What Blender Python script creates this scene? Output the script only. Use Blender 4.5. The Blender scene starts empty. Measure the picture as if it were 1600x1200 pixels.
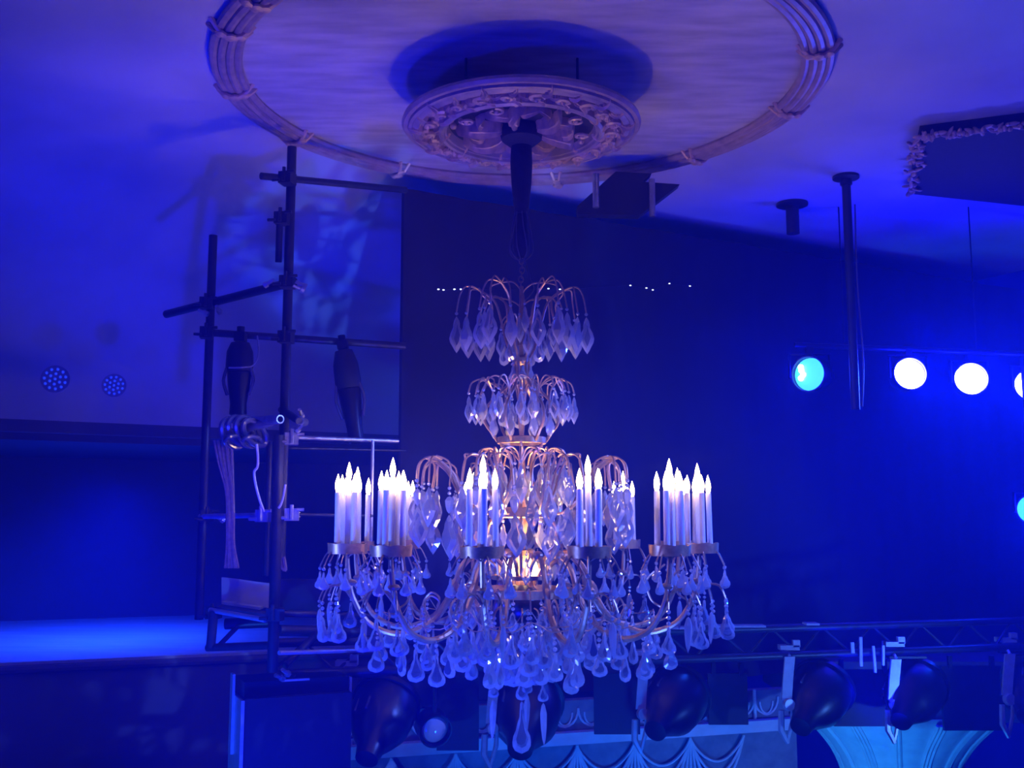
import bpy, math, random
from mathutils import Vector, Matrix
random.seed(7)
pi = math.pi
sc = bpy.context.scene
COL = sc.collection

# ------------------------------------------------------------------ camera
F = 1640.0            # focal length in pixels of the 1600 x 1200 frame
HY = 812.0            # horizon row
ZC = 6.0              # eye height above the stalls floor
PITCH = math.atan((HY - 600.0) / F)
cam = bpy.data.cameras.new('camera'); camo = bpy.data.objects.new('camera', cam); COL.objects.link(camo)
cam.sensor_width = 36.0; cam.lens = 36.0 * F / 1600.0
cam.clip_end = 200
camo.location = (0, 0, ZC); camo.rotation_euler = (pi / 2 + PITCH, 0, 0)
sc.camera = camo

# ------------------------------------------------------------------ world, lights, exposure
sc.view_settings.view_transform = 'Standard'; sc.view_settings.look = 'None'
sc.view_settings.gamma = 1.0; sc.view_settings.exposure = 0.0
sc.view_settings.use_curve_mapping = False
wd = bpy.data.worlds.new('World'); sc.world = wd; wd.use_nodes = True
wd.node_tree.nodes['Background'].inputs[0].default_value = (0.0, 0.0005, 0.16, 1)
wd.node_tree.nodes['Background'].inputs[1].default_value = 1.0
sc.cycles.adaptive_threshold = 0.04
sc.cycles.max_bounces = 6; sc.cycles.transmission_bounces = 5; sc.cycles.diffuse_bounces = 3; sc.cycles.glossy_bounces = 3
sc.cycles.caustics_reflective = False; sc.cycles.caustics_refractive = False

XCH = 0.055
BLUE = (0.0015, 0.0035, 1.0)
CYAN = (0.012, 0.19, 1.0)

def lamp(name, kind, loc, target, energy, color, size=0.3, angle=90, blend=0.6):
    d = bpy.data.lights.new(name, kind); d.energy = energy; d.color = color
    if kind == 'AREA':
        d.shape = 'DISK'; d.size = size
    else:
        d.shadow_soft_size = size
    if kind == 'SPOT':
        d.spot_size = math.radians(angle); d.spot_blend = blend
    o = bpy.data.objects.new(name, d); COL.objects.link(o)
    o.location = loc
    if target is not None:
        o.rotation_euler = (Vector(target) - Vector(loc)).to_track_quat('-Z', 'Y').to_euler()
    return o

# stage floods of the house rig, all below and beside the frame; rig fills are added
lamp('flood_light', 'SPOT', (-3.2, 1.2, ZC - 2.6), (-1.2, 5.0, ZC + 2.6), 1250, BLUE, 0.25, 78)
lamp('flood_light', 'SPOT', (3.4, 1.4, ZC - 2.8), (1.2, 5.2, ZC + 2.6), 400, BLUE, 0.25, 80)
lamp('flood_light', 'SPOT', (-0.9, 4.2, ZC - 3.4), (-1.3, 7.6, ZC + 1.9), 1700, BLUE, 0.06, 52)
lamp('flood_light', 'SPOT', (2.6, 7.6, ZC - 1.6), (2.8, 10.2, ZC + 2.4), 340, BLUE, 0.1, 66)
lamp('ledge_light', 'SPOT', (-3.3, 8.9, ZC + 0.3), (-3.6, 9.1, ZC - 1.0), 700, (0.004, 0.03, 1), 0.5, 140, 1.0)
lamp('balcony_light', 'SPOT', (2.3, 8.5, ZC - 3.2), (3.5, 9.6, ZC - 1.9), 230, CYAN, 0.15, 80)
lamp('balcony_light', 'SPOT', (0.9, 5.9, ZC - 3.0), (0.9, 7.8, ZC - 1.75), 330, (0.006, 0.10, 1), 0.2, 76)
lamp('rig_fill', 'SPOT', (4.4, 5.4, ZC - 2.0), (2.4, 8.0, ZC - 1.2), 420, (0.05, 0.17, 1), 0.1, 48, 0.6)  # unseen spot added to brighten the silver yokes on the truss
lamp('rig_fill', 'SPOT', (-2.6, 3.6, ZC - 3.0), (-1.0, 7.0, ZC - 1.0), 500, (0.02, 0.12, 1), 0.1, 34, 0.6)  # likewise added, for the left end of the truss
# added unseen spots that brighten the chandelier crystals
lamp('crystal_fill', 'SPOT', (5.2, 4.0, ZC + 1.6), (XCH, 6.03, ZC - 0.2), 2900, (0.05, 0.10, 1), 0.06, 26, 0.5)
lamp('crystal_fill', 'SPOT', (-4.8, 3.6, ZC - 1.0), (XCH, 6.03, ZC - 0.2), 2300, (0.05, 0.10, 1), 0.06, 26, 0.5)
lamp('crystal_fill', 'SPOT', (0.9, 2.6, ZC - 4.2), (XCH, 6.03, ZC - 0.4), 2400, (0.03, 0.09, 1), 0.06, 24, 0.5)

# ------------------------------------------------------------------ pixel -> place helpers (layout only)
cp, sp = math.cos(PITCH), math.sin(PITCH)
def W(px, py, Y):
    a = (px - 800.0) / F; b = (600.0 - py) / F
    d = Vector((a, cp - b * sp, sp + b * cp))
    t = Y / d.y
    return Vector((d.x * t, Y, ZC + d.z * t))
def on_plane(px, py, z):
    a = (px - 800.0) / F; b = (600.0 - py) / F
    d = Vector((a, cp - b * sp, sp + b * cp))
    t = (z - ZC) / d.z
    return Vector((d.x * t, d.y * t, z))
def mpp(Y, z=0.0):       # metres per pixel at depth Y and height z above the eye
    return (Y * cp + z * sp) / F

# ------------------------------------------------------------------ materials
def mat(name, color, rough=0.5, metal=0.0, noise=0.0, nscale=20.0, bump=0.0, spec=0.5, stretch=None, color2=None, coat=0.0):
    m = bpy.data.materials.new(name); m.use_nodes = True
    nt = m.node_tree; b = nt.nodes['Principled BSDF']
    b.inputs['Base Color'].default_value = (*color, 1); b.inputs['Roughness'].default_value = rough
    b.inputs['Metallic'].default_value = metal; b.inputs['Specular IOR Level'].default_value = spec
    b.inputs['Coat Weight'].default_value = coat
    if noise or bump:
        tc = nt.nodes.new('ShaderNodeTexCoord'); mp = nt.nodes.new('ShaderNodeMapping')
        n = nt.nodes.new('ShaderNodeTexNoise'); n.inputs['Scale'].default_value = nscale; n.inputs['Detail'].default_value = 5
        nt.links.new(tc.outputs['Object'], mp.inputs[0]); nt.links.new(mp.outputs[0], n.inputs['Vector'])
        if stretch: mp.inputs['Scale'].default_value = stretch
        if noise:
            r = nt.nodes.new('ShaderNodeMix'); r.data_type = 'RGBA'
            c2 = color2 or tuple(c * (1 - noise) for c in color)
            r.inputs['A'].default_value = (*c2, 1); r.inputs['B'].default_value = (*color, 1)
            cr = nt.nodes.new('ShaderNodeMapRange'); cr.inputs['From Min'].default_value = 0.35; cr.inputs['From Max'].default_value = 0.65
            nt.links.new(n.outputs['Fac'], cr.inputs['Value']); nt.links.new(cr.outputs[0], r.inputs['Factor'])
            nt.links.new(r.outputs['Result'], b.inputs['Base Color'])
        if bump:
            bp = nt.nodes.new('ShaderNodeBump'); bp.inputs['Strength'].default_value = bump; bp.inputs['Distance'].default_value = 0.02
            nt.links.new(n.outputs['Fac'], bp.inputs['Height']); nt.links.new(bp.outputs[0], b.inputs['Normal'])
    return m
def emit(name, color, strength):
    m = bpy.data.materials.new(name); m.use_nodes = True
    b = m.node_tree.nodes['Principled BSDF']
    b.inputs['Base Color'].default_value = (*color, 1)
    b.inputs['Emission Color'].default_value = (*color, 1); b.inputs['Emission Strength'].default_value = strength
    return m
def crystal_mat(name, tint, wd_):
    m = bpy.data.materials.new(name); m.use_nodes = True; nt = m.node_tree
    nt.nodes.remove(nt.nodes['Principled BSDF']); out = nt.nodes['Material Output']
    g = nt.nodes.new('ShaderNodeBsdfGlass'); g.inputs['IOR'].default_value = 1.5; g.inputs['Roughness'].default_value = 0.03
    g.inputs['Color'].default_value = (*tint, 1)
    d = nt.nodes.new('ShaderNodeBsdfDiffuse'); d.inputs['Color'].default_value = (0.86, 0.88, 0.95, 1)
    t = nt.nodes.new('ShaderNodeBsdfTranslucent'); t.inputs['Color'].default_value = (0.86, 0.88, 0.95, 1)
    s = nt.nodes.new('ShaderNodeBsdfGlossy'); s.inputs['Roughness'].default_value = 0.06; s.inputs['Color'].default_value = (0.95, 0.95, 1, 1)
    m1 = nt.nodes.new('ShaderNodeMixShader'); m1.inputs[0].default_value = 0.5
    m2 = nt.nodes.new('ShaderNodeMixShader'); m2.inputs[0].default_value = 0.3
    m3 = nt.nodes.new('ShaderNodeMixShader'); m3.inputs[0].default_value = wd_
    nt.links.new(d.outputs[0], m1.inputs[1]); nt.links.new(t.outputs[0], m1.inputs[2])
    nt.links.new(m1.outputs[0], m2.inputs[1]); nt.links.new(s.outputs[0], m2.inputs[2])
    nt.links.new(g.outputs[0], m3.inputs[1]); nt.links.new(m2.outputs[0], m3.inputs[2])
    nt.links.new(m3.outputs[0], out.inputs['Surface'])
    return m

M = {}
M['ceiling'] = mat('painted_plaster', (0.62, 0.60, 0.66), 0.75, noise=0.16, nscale=1.6, bump=0.06)
M['dome'] = mat('brushed_plaster', (0.66, 0.60, 0.60), 0.7, noise=0.30, nscale=5.0, bump=0.10, stretch=(0.5, 2.2, 1))
M['wall'] = mat('dark_painted_wall', (0.12, 0.12, 0.14), 0.8, noise=0.15, nscale=2.0)
M['recess'] = mat('recess_paint', (0.30, 0.30, 0.36), 0.8, noise=0.15, nscale=2.0)
M['deck'] = mat('ledge_paint', (0.62, 0.62, 0.66), 0.55, noise=0.2, nscale=3.0, stretch=(0.3, 3, 1))
M['drape'] = mat('black_masking_cloth', (0.012, 0.012, 0.02), 0.9, noise=0.12, nscale=14, bump=0.05)
M['blackmetal'] = mat('black_painted_steel', (0.010, 0.010, 0.012), 0.34, noise=0.3, nscale=30)
M['darkbox'] = mat('matt_black_casing', (0.014, 0.014, 0.017), 0.55, noise=0.2, nscale=25)
M['pipe'] = mat('scaffold_tube', (0.03, 0.03, 0.036), 0.42, metal=0.0, noise=0.3, nscale=18)
M['steel'] = mat('galvanised_steel', (0.55, 0.55, 0.58), 0.35, metal=0.8, noise=0.25, nscale=25)
M['yoke'] = mat('silver_yoke', (0.62, 0.66, 0.70), 0.35, metal=0.5, noise=0.15, nscale=20)
M['brass'] = mat('antique_brass', (0.62, 0.36, 0.17), 0.38, metal=0.55, noise=0.25, nscale=40, bump=0.03)
M['wire'] = mat('bronze_wire', (0.50, 0.31, 0.20), 0.35, metal=0.5, noise=0.2, nscale=40)
M['gilt'] = mat('gilded_plaster', (0.88, 0.60, 0.34), 0.42, metal=0.2, noise=0.35, nscale=24, bump=0.12, color2=(0.62, 0.40, 0.28))
M['rosefield'] = mat('dark_rose_field', (0.05, 0.04, 0.045), 0.6, noise=0.3, nscale=16)  # near-black ground between the gilt carvings
M['reed'] = mat('dull_gilt_moulding', (0.55, 0.40, 0.36), 0.45, metal=0.15, noise=0.25, nscale=14)
M['candle'] = mat('milky_candle_sleeve', (0.82, 0.80, 0.80), 0.4, noise=0.06, nscale=30)
M['sleeve'] = mat('dark_velvet', (0.03, 0.025, 0.04), 0.8, noise=0.3, nscale=30, bump=0.1)
M['net'] = mat('dark_net', (0.10, 0.09, 0.14), 0.6)
M['bulb'] = emit('lit_bulb', (1.0, 0.66, 0.38), 21.0)
M['lens'] = emit('lit_lens', (1.0, 0.97, 0.62), 9.0)
M['lensblue'] = emit('blue_lens', (0.06, 0.55, 1.0), 1.6)
M['lensglint'] = mat('lens_glass', (0.75, 0.72, 0.80), 0.08, metal=0.3, spec=1.0, noise=0.05)
M['led'] = emit('dim_led', (0.03, 0.08, 1.0), 0.5)
M['spark'] = emit('white_dot_glow', (0.75, 0.85, 1.0), 1.6)
M['rope'] = mat('tan_cable', (0.42, 0.30, 0.20), 0.7, noise=0.3, nscale=40)
M['hose'] = mat('glossy_grey_hose', (0.22, 0.22, 0.26), 0.18, metal=0.5, noise=0.2, nscale=20, coat=0.6)
M['cord'] = mat('white_cord', (0.75, 0.75, 0.80), 0.5, noise=0.1)
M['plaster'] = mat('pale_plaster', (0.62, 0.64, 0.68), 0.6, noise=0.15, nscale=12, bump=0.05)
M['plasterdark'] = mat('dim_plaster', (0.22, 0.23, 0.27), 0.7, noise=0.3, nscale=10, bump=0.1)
M['crystal'] = crystal_mat('clear_crystal', (0.95, 0.96, 1.0), 0.16)
M['crystal_edge'] = crystal_mat('cut_crystal_edge', (0.95, 0.96, 1.0), 0.55)
M['floor'] = mat('stalls_carpet', (0.10, 0.03, 0.03), 0.9, noise=0.3, nscale=8)

# ------------------------------------------------------------------ mesh helpers
class MB:
    def __init__(s): s.v = []; s.f = []
    def add(s, vs, fs):
        n = len(s.v); s.v += [Vector(v) for v in vs]; s.f += [[i + n for i in f] for f in fs]; return s
    def box(s, c, size, R=None):
        hx, hy, hz = size[0] / 2, size[1] / 2, size[2] / 2
        vs = [Vector((x, y, z)) for x in (-hx, hx) for y in (-hy, hy) for z in (-hz, hz)]
        if R is not None: vs = [R @ v for v in vs]
        c = Vector(c)
        return s.add([v + c for v in vs], [[0, 1, 3, 2], [4, 6, 7, 5], [0, 4, 5, 1], [2, 3, 7, 6], [0, 2, 6, 4], [1, 5, 7, 3]])
    def tube(s, pts, r, seg=8, cap=True):
        pts = [Vector(p) for p in pts]; n = len(pts)
        rs = r if isinstance(r, (list, tuple)) else [r] * n
        T = []
        for i in range(n):
            t = pts[min(i + 1, n - 1)] - pts[max(i - 1, 0)]
            T.append(t.normalized() if t.length > 1e-9 else Vector((0, 0, 1)))
        up = Vector((0, 0, 1)) if abs(T[0].z) < 0.9 else Vector((1, 0, 0))
        N = (up - T[0] * up.dot(T[0])).normalized()
        vs = []
        for i in range(n):
            N = N - T[i] * N.dot(T[i])
            N = N.normalized() if N.length > 1e-6 else T[i].orthogonal().normalized()
            B = T[i].cross(N)
            for k in range(seg):
                a = 2 * pi * k / seg
                vs.append(pts[i] + (N * math.cos(a) + B * math.sin(a)) * rs[i])
        fs = [[i * seg + k, i * seg + (k + 1) % seg, (i + 1) * seg + (k + 1) % seg, (i + 1) * seg + k] for i in range(n - 1) for k in range(seg)]
        if cap: fs += [list(range(seg))[::-1], [(n - 1) * seg + k for k in range(seg)]]
        return s.add(vs, fs)
    def lathe(s, prof, seg=24, c=(0, 0, 0), R=None, flat=1.0, scallop=None):
        """profile of (radius, height); closed where radius is 0"""
        vs, rows = [], []
        for (r, z) in prof:
            if r < 1e-6:
                rows.append([len(vs)]); vs.append(Vector((0, 0, z)))
            else:
                row = []
                for k in range(seg):
                    a = 2 * pi * k / seg
                    row.append(len(vs)); vs.append(Vector((r * math.cos(a), r * math.sin(a) * flat, z)))
                rows.append(row)
        fs = []
        for A, B in zip(rows, rows[1:]):
            for k in range(seg):
                k2 = (k + 1) % seg
                if len(A) == 1 and len(B) == 1: continue
                if len(A) == 1: fs.append([A[0], B[k], B[k2]])
                elif len(B) == 1: fs.append([A[k], B[0], A[k2]])
                else: fs.append([A[k], B[k], B[k2], A[k2]])
        if R is not None: vs = [R @ v for v in vs]
        c = Vector(c)
        return s.add([v + c for v in vs], fs)
    def ball(s, c, rad, seg=10, rings=6, R=None):
        rad = (rad, rad, rad) if not isinstance(rad, (tuple, list)) else rad
        vs, fs = [], []
        for i in range(rings + 1):
            th = pi * i / rings
            for k in range(seg):
                a = 2 * pi * k / seg
                vs.append(Vector((rad[0] * math.sin(th) * math.cos(a), rad[1] * math.sin(th) * math.sin(a), rad[2] * math.cos(th))))
        for i in range(rings):
            for k in range(seg):
                k2 = (k + 1) % seg
                fs.append([i * seg + k, (i + 1) * seg + k, (i + 1) * seg + k2, i * seg + k2])
        if R is not None: vs = [R @ v for v in vs]
        c = Vector(c)
        return s.add([v + c for v in vs], fs)
    def prism(s, poly, z0, z1):
        n = len(poly)
        vs = [Vector((x, y, z0)) for x, y in poly] + [Vector((x, y, z1)) for x, y in poly]
        fs = [list(range(n))[::-1], [n + i for i in range(n)]] + [[i, (i + 1) % n, n + (i + 1) % n, n + i] for i in range(n)]
        return s.add(vs, fs)
    def mesh(s, name, smooth=True):
        me = bpy.data.meshes.new(name); me.from_pydata([tuple(v) for v in s.v], [], s.f); me.validate()
        if smooth:
            for p in me.polygons: p.use_smooth = True
            try: me.set_sharp_from_angle(angle=math.radians(38))
            except Exception: pass
        me.update(); return me
    def build(s, name, m, parent=None, smooth=True, loc=None):
        return link(name, s.mesh(name, smooth), m, parent, loc)

def link(name, me, m, parent=None, loc=None, rot=None):
    if m is not None and not me.materials: me.materials.append(M[m])
    o = bpy.data.objects.new(name, me); COL.objects.link(o)
    if parent is not None: o.parent = parent
    if loc is not None: o.location = loc
    if rot is not None: o.rotation_euler = rot
    return o
def tag(o, label, cat, group=None, kind=None):
    o['label'] = label; o['category'] = cat
    if group: o['group'] = group
    if kind: o['kind'] = kind
    return o
def thing(name, label, cat, loc, group=None, rot=None):
    o = bpy.data.objects.new(name, None); COL.objects.link(o); o.location = loc; o.empty_display_size = 0.1
    if rot is not None: o.rotation_euler = rot
    return tag(o, label, cat, group)
def structure(o, label=None, cat=None):
    o['kind'] = 'structure'
    if label: o['label'] = label
    if cat: o['category'] = cat
    return o
def smooth_path(pts, n=6):
    pts = [Vector(p) for p in pts]; out = []
    for i in range(len(pts) - 1):
        p0 = pts[max(i - 1, 0)]; p1 = pts[i]; p2 = pts[i + 1]; p3 = pts[min(i + 2, len(pts) - 1)]
        for k in range(n):
            t = k / n
            out.append(0.5 * ((2 * p1) + (p2 - p0) * t + (2 * p0 - 5 * p1 + 4 * p2 - p3) * t * t + (3 * p1 - p0 - 3 * p2 + p3) * t ** 3))
    out.append(pts[-1]); return out
def Rz(a): return Matrix.Rotation(a, 3, 'Z')
def align(d):
    return Vector(d).to_track_quat('Z', 'Y').to_matrix()

# ================================================================== the room
HC = 2.62                              # ceiling above the eye
ZT = ZC + HC
AR = math.radians(29)                  # the far wall runs away to the right
U = Vector((math.cos(AR), math.sin(AR), 0)); V = Vector((-math.sin(AR), math.cos(AR), 0))
def room(u, v, z): return U * u + V * v + Vector((0, 0, z))

prof = [(-4.0, ZT), (7.3, ZT)]
for k in range(1, 17):
    t = k / 16 * pi / 2
    prof.append((7.3 + 2.2 * math.sin(t), ZT - 1.8 * (1 - math.cos(t))))
us = [-9 + i * 1.0 for i in range(20)]
def sheet(prof, us):
    vs, fs = [], []
    for (v, z) in prof:
        for u in us: vs.append(room(u, v, z))
    n = len(us)
    for i in range(len(prof) - 1):
        for j in range(n - 1):
            fs.append([i * n + j, i * n + j + 1, (i + 1) * n + j + 1, (i + 1) * n + j])
    return MB().add(vs, fs)
structure(sheet(prof, us).build('ceiling', 'ceiling'), 'blue-lit plaster ceiling curving down into the far wall', 'ceiling')
zc_edge = ZT - 1.8
structure(sheet([(9.5, zc_edge), (9.5, zc_edge - 0.10), (9.62, zc_edge - 0.10), (9.62, zc_edge - 0.16), (12.2, zc_edge - 0.16), (12.2, ZC - 6)], us).build('wall_far', 'wall', smooth=False),
          'dark recessed far wall below the curved ceiling', 'wall')
fl = MB(); fl.box((0, 5, ZC - 6.05), (26, 26, 0.1))
structure(fl.build('floor', 'floor'), 'dark carpeted stalls floor far below', 'floor')

# big round moulding on the ceiling
YA = 6.03
XA = W(815, 600, YA).x
AX = Vector((XA, YA, 0))
RC = Vector((XA + 0.0, YA + 0.06, ZT))
ring = bpy.data.objects.new('trim_1', None); COL.objects.link(ring); ring.location = RC
structure(ring, 'large round reeded ceiling moulding with ribbon ties', 'moulding')
RR = 1.74
for k, dr in enumerate((-0.075, -0.03, 0.015, 0.06)):
    pts = [((RR + dr) * math.cos(2 * pi * i / 120), (RR + dr) * math.sin(2 * pi * i / 120), -0.022 - (0.012 if k in (1, 2) else 0)) for i in range(121)]
    MB().tube(pts, 0.026, 8, False).build('reed', 'reed', ring)
disc = MB(); disc.lathe([(RR - 0.07, -0.004), (0.9, -0.004), (0, -0.004)], 96)
disc.build('centre_field', 'dome', ring)
# ribbon ties around the reeds
tie = MB()
for s_ in (-1, 1):
    tie.tube(smooth_path([(-0.115, 0.045 * s_, 0.0), (-0.06, 0.02 * s_, -0.062), (0.0, 0.0, -0.078), (0.06, -0.02 * s_, -0.062), (0.115, -0.045 * s_, 0)], 4), 0.017, 6)
tie.ball((0, 0, -0.082), (0.032, 0.05, 0.02), 8, 5)
tie.ball((0.055, 0.0, -0.07), (0.028, 0.04, 0.02), 8, 5)
tie.ball((-0.055, 0.0, -0.07), (0.028, 0.04, 0.02), 8, 5)
tie_me = tie.mesh('ribbon_tie')
for px, py in ((350, 50), (345, 147), (455, 222), (635, 262), (862, 262), (1050, 235), (1215, 175), (1300, 80)):
    p = on_plane(px, py, ZT - 0.05) - RC
    a = math.atan2(p.y, p.x)
    link('ribbon_tie', tie_me, 'gilt', ring, (RR * math.cos(a), RR * math.sin(a), 0), (0, 0, a)).scale = (1, 0.8, 0.9)
for a in (-0.95, -1.45, -1.95, -2.45):
    link('ribbon_tie', tie_me, 'gilt', ring, (RR * math.cos(a), RR * math.sin(a), 0), (0, 0, a)).scale = (1, 0.8, 0.9)

# ------------------------------------------------------------------ hanging rose
ZR = ZC + 2.30
rose = thing('ceiling_rose', 'carved gilt ceiling rose with scrolling leaves above the chandelier', 'ceiling rose', (XA, YA, ZR))
r = MB(); r.lathe([(0.0, 0.06), (0.66, 0.06), (0.705, 0.05), (0.712, 0.03), (0.70, 0.012), (0.675, 0.012), (0.672, -0.004), (0.655, -0.010), (0.645, -0.002),
                   (0.635, -0.012), (0.615, -0.016), (0.600, 0.012), (0.49, 0.012)], 96)
r.build('rim', 'reed', rose)
r = MB(); r.lathe([(0.50, 0.014), (0.495, -0.022), (0.478, -0.034), (0.462, -0.028), (0.458, -0.012), (0.445, -0.010), (0.435, 0.035), (0.430, 0.04)], 96)
r.build('inner_ring', 'reed', rose)
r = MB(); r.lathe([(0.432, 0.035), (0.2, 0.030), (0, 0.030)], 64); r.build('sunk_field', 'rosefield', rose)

def spiral(turns, r0, r1, n=22, z=0.0):
    out = []
    for i in range(n):
        t = i / (n - 1); a = t * turns * 2 * pi; rr = r0 + (r1 - r0) * t
        out.append((rr * math.cos(a), rr * math.sin(a), z - 0.012 * t))
    return out
# carved leaf: a domed, lobed, ribbed form rising out of the ground
def leaf_into(b, L, Wd, H, bend, c=(0, 0, 0), rot=0.0, lobes=4, tip=0.0):
    nt_, ns = 17, 7; vs, fs = [], []
    R_ = Rz(rot); c = Vector(c)
    for i in range(nt_):
        t = i / (nt_ - 1)
        w = Wd * (math.sin(pi * (0.08 + 0.92 * t ** 0.8)) ** 0.8) * (0.72 + 0.42 * abs(math.sin(lobes * pi * t)))
        ang = bend * t * t; sx = L * t * math.cos(ang * .7); sy = L * t * math.sin(ang * .7)
        for j in range(ns):
            q = -1 + 2 * j / (ns - 1)
            nx, ny = -math.sin(ang), math.cos(ang)
            h = H * (1 - q * q) ** 0.6 * (math.sin(pi * min(1, .12 + t * .88)) ** .5) * (0.8 + 0.35 * abs(math.cos(q * 4.2))) + tip * H * t * t * (1 - q * q)
            vs.append(R_ @ Vector((sx + nx * w * q - 0.25 * w * abs(q), sy + ny * w * q, -h)) + c)
    for i in range(nt_ - 1):
        for j in range(ns - 1): fs.append([i * ns + j, i * ns + j + 1, (i + 1) * ns + j + 1, (i + 1) * ns + j])
    b.add(vs, fs)
def scroll_mesh(flip, seed):
    b = MB()
    n = 22; pts = spiral(1.35, 0.040, 0.008, n, -0.006)
    b.tube([(x, y * flip, z) for x, y, z in pts], [0.014 - 0.006 * i / n for i in range(n)], 6)
    b.ball((0, 0, -0.018), 0.013, 8, 5)
    leaf_into(b, 0.085, 0.024, 0.026, 0.9 * flip, (0.02, 0.035 * flip, 0), 0.5 * flip)
    leaf_into(b, 0.075, 0.022, 0.024, -0.9 * flip, (0.01, -0.035 * flip, 0), -0.3 * flip)
    leaf_into(b, 0.06, 0.018, 0.022, 0.5 * flip, (-0.03, -0.02 * flip, 0), 2.6 * flip)
    return b.mesh('scroll')
scr = [scroll_mesh(1, 1), scroll_mesh(-1, 2)]
for k in range(22):
    a = 2 * pi * k / 22
    link('scroll', scr[k % 2], 'gilt', rose, (0.55 * math.cos(a), 0.55 * math.sin(a), 0.010), (0, 0, a + pi / 2)).scale = (1.15, 1.15, 1.7)
# inner field: large acanthus sprays
def spray_mesh(flip):
    b = MB()
    leaf_into(b, 0.28, 0.036, 0.085, 0.8 * flip, (0, 0, 0), -0.15 * flip, 5, 0.3)
    leaf_into(b, 0.17, 0.026, 0.060, -1.1 * flip, (0.10, 0.0, 0), -0.55 * flip, 4, 0.3)
    leaf_into(b, 0.13, 0.022, 0.055, 1.0 * flip, (0.13, 0.05 * flip, 0), 0.75 * flip, 3)
    b.tube([(0.24 + 0.035 * math.cos(a * flip), -0.07 * flip + 0.035 * math.sin(a * flip), -0.03 - .002 * a) for a in [i * .5 for i in range(13)]], [0.014 - 0.0006 * i for i in range(13)], 6)
    b.ball((0.24, -0.07 * flip, -.04), 0.016, 8, 5); b.ball((0.285, 0.055 * flip, -.02), 0.022, 8, 5)
    return b.mesh('acanthus_leaf')
lv = [spray_mesh(1), spray_mesh(-1)]
for k in range(6):
    a = 2 * pi * (k + 0.3) / 6
    link('acanthus_leaf', lv[k % 2], 'gilt', rose, (0.12 * math.cos(a), 0.12 * math.sin(a), 0.028), (0, 0, a))
b = MB(); b.lathe([(0.0, 0.03), (0.12, 0.028), (0.13, 0.0), (0.12, -0.05), (0.07, -0.09), (0.05, -0.10), (0.0, -0.10)], 24); b.build('boss', 'sleeve', rose)
for k in range(4):
    a = pi / 4 + k * pi / 2
    MB().tube([(0.45 * math.cos(a), 0.45 * math.sin(a), 0.05), (0.45 * math.cos(a), 0.45 * math.sin(a), HC - 2.30)], 0.008, 6).build('hanger_rod', 'blackmetal', rose)

# ================================================================== chandelier
ch = thing('chandelier', 'tiered brass candle chandelier hung with cut crystal drops and lit candle bulbs', 'chandelier', (XA, YA, ZC))
def zp(py): return W(815, py, YA).z - ZC
S = mpp(YA, 0)
def rp(r): return r * S
def P(r, py, th):                    # th = 0 faces the camera
    return Vector((rp(r) * math.sin(th), -rp(r) * math.cos(th), zp(py)))
def wire(name, pts, rad, m='wire', n=5, seg=6):
    pp = smooth_path(pts, n)
    return MB().tube(pp, rad, seg).build(name, m, ch)

# suspension: velvet sleeve, net bag and chain
b = MB(); b.lathe([(0.0, zp(196)), (0.045, zp(200)), (0.055, zp(212)), (0.062, zp(232)), (0.066, zp(255)), (0.060, zp(285)), (0.048, zp(318)), (0.040, zp(335)), (0, zp(336))], 20)
b.build('velvet_sleeve', 'sleeve', ch)
for k in range(8):
    th = 2 * pi * k / 8
    wire('net_strand', [P(9, 325, th), P(15, 355, th + .2), P(20, 385, th + .4), P(17, 398, th + .5), P(4, 408, th + .6)], 0.0035, 'net', 4, 4)
b = MB(); b.lathe([(0.0, zp(326)), (0.030, zp(335)), (0.046, zp(365)), (0.05, zp(390)), (0.03, zp(402)), (0, zp(404))], 16)
b.build('net_bundle', 'sleeve', ch)
lk = MB(); lk.tube([(0.013 * math.cos(2 * pi * i / 10), 0, 0.02 * math.sin(2 * pi * i / 10)) for i in range(11)], 0.0035, 5, False); lkm = lk.mesh('chain_link')
for k in range(6):
    link('chain_link', lkm, 'wire', ch, (0.004 * math.sin(k), 0, zp(408 + 7.2 * k)), (0, 0, (k % 2) * pi / 2))
wire('flex_cord', [P(3, 402, 1.5), P(10, 420, 1.7), P(14, 436, 1.6), P(20, 452, 1.5), P(6, 470, 1.5)], 0.004, 'net', 5, 5)

# centre stem with turned knops
b = MB(); b.lathe([(0, zp(446)), (0.012, zp(448)), (0.014, zp(470)), (0.011, zp(520)), (0.016, zp(555)), (0.05, zp(560)), (0.052, zp(566)), (0.018, zp(572)), (0.012, zp(600)), (0.02, zp(660)),
                   (0.012, zp(684)), (0.014, zp(700)), (0.022, zp(735)), (0.014, zp(770)), (0.03, zp(800)), (0.04, zp(815)), (0.018, zp(840)), (0.02, zp(858)), (0, zp(859))], 16)
b.build('stem', 'brass', ch)
b = MB(); b.lathe([(0, zp(858)), (0.034, zp(860)), (0.040, zp(868)), (0.030, zp(880)), (0.028, zp(900)), (0.04, zp(916)), (0, zp(917))], 16)
b.build('stem_column', 'brass', ch)
b = MB(); b.lathe([(0, zp(912)), (0.06, zp(914)), (0.105, zp(928)), (0.12, zp(945)), (0.105, zp(960)), (0.05, zp(972)), (0.0, zp(975))], 24)
b.build('bowl', 'blackmetal', ch)
def band(py0, py1, r, m='brass', th_=0.012):
    z0, z1 = zp(py0), zp(py1); R_ = rp(r)
    b = MB(); b.lathe([(R_, z0), (R_ + 0.006, z0 + 0.003), (R_ + 0.006, z1 - 0.003), (R_, z1), (R_ - th_, z1), (R_ - th_, z0), (R_, z0)], 40)
    return b.build('ring_band', m, ch)
band(694, 683, 37); band(809, 793, 50); band(932, 918, 78); band(905, 898, 46)

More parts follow.
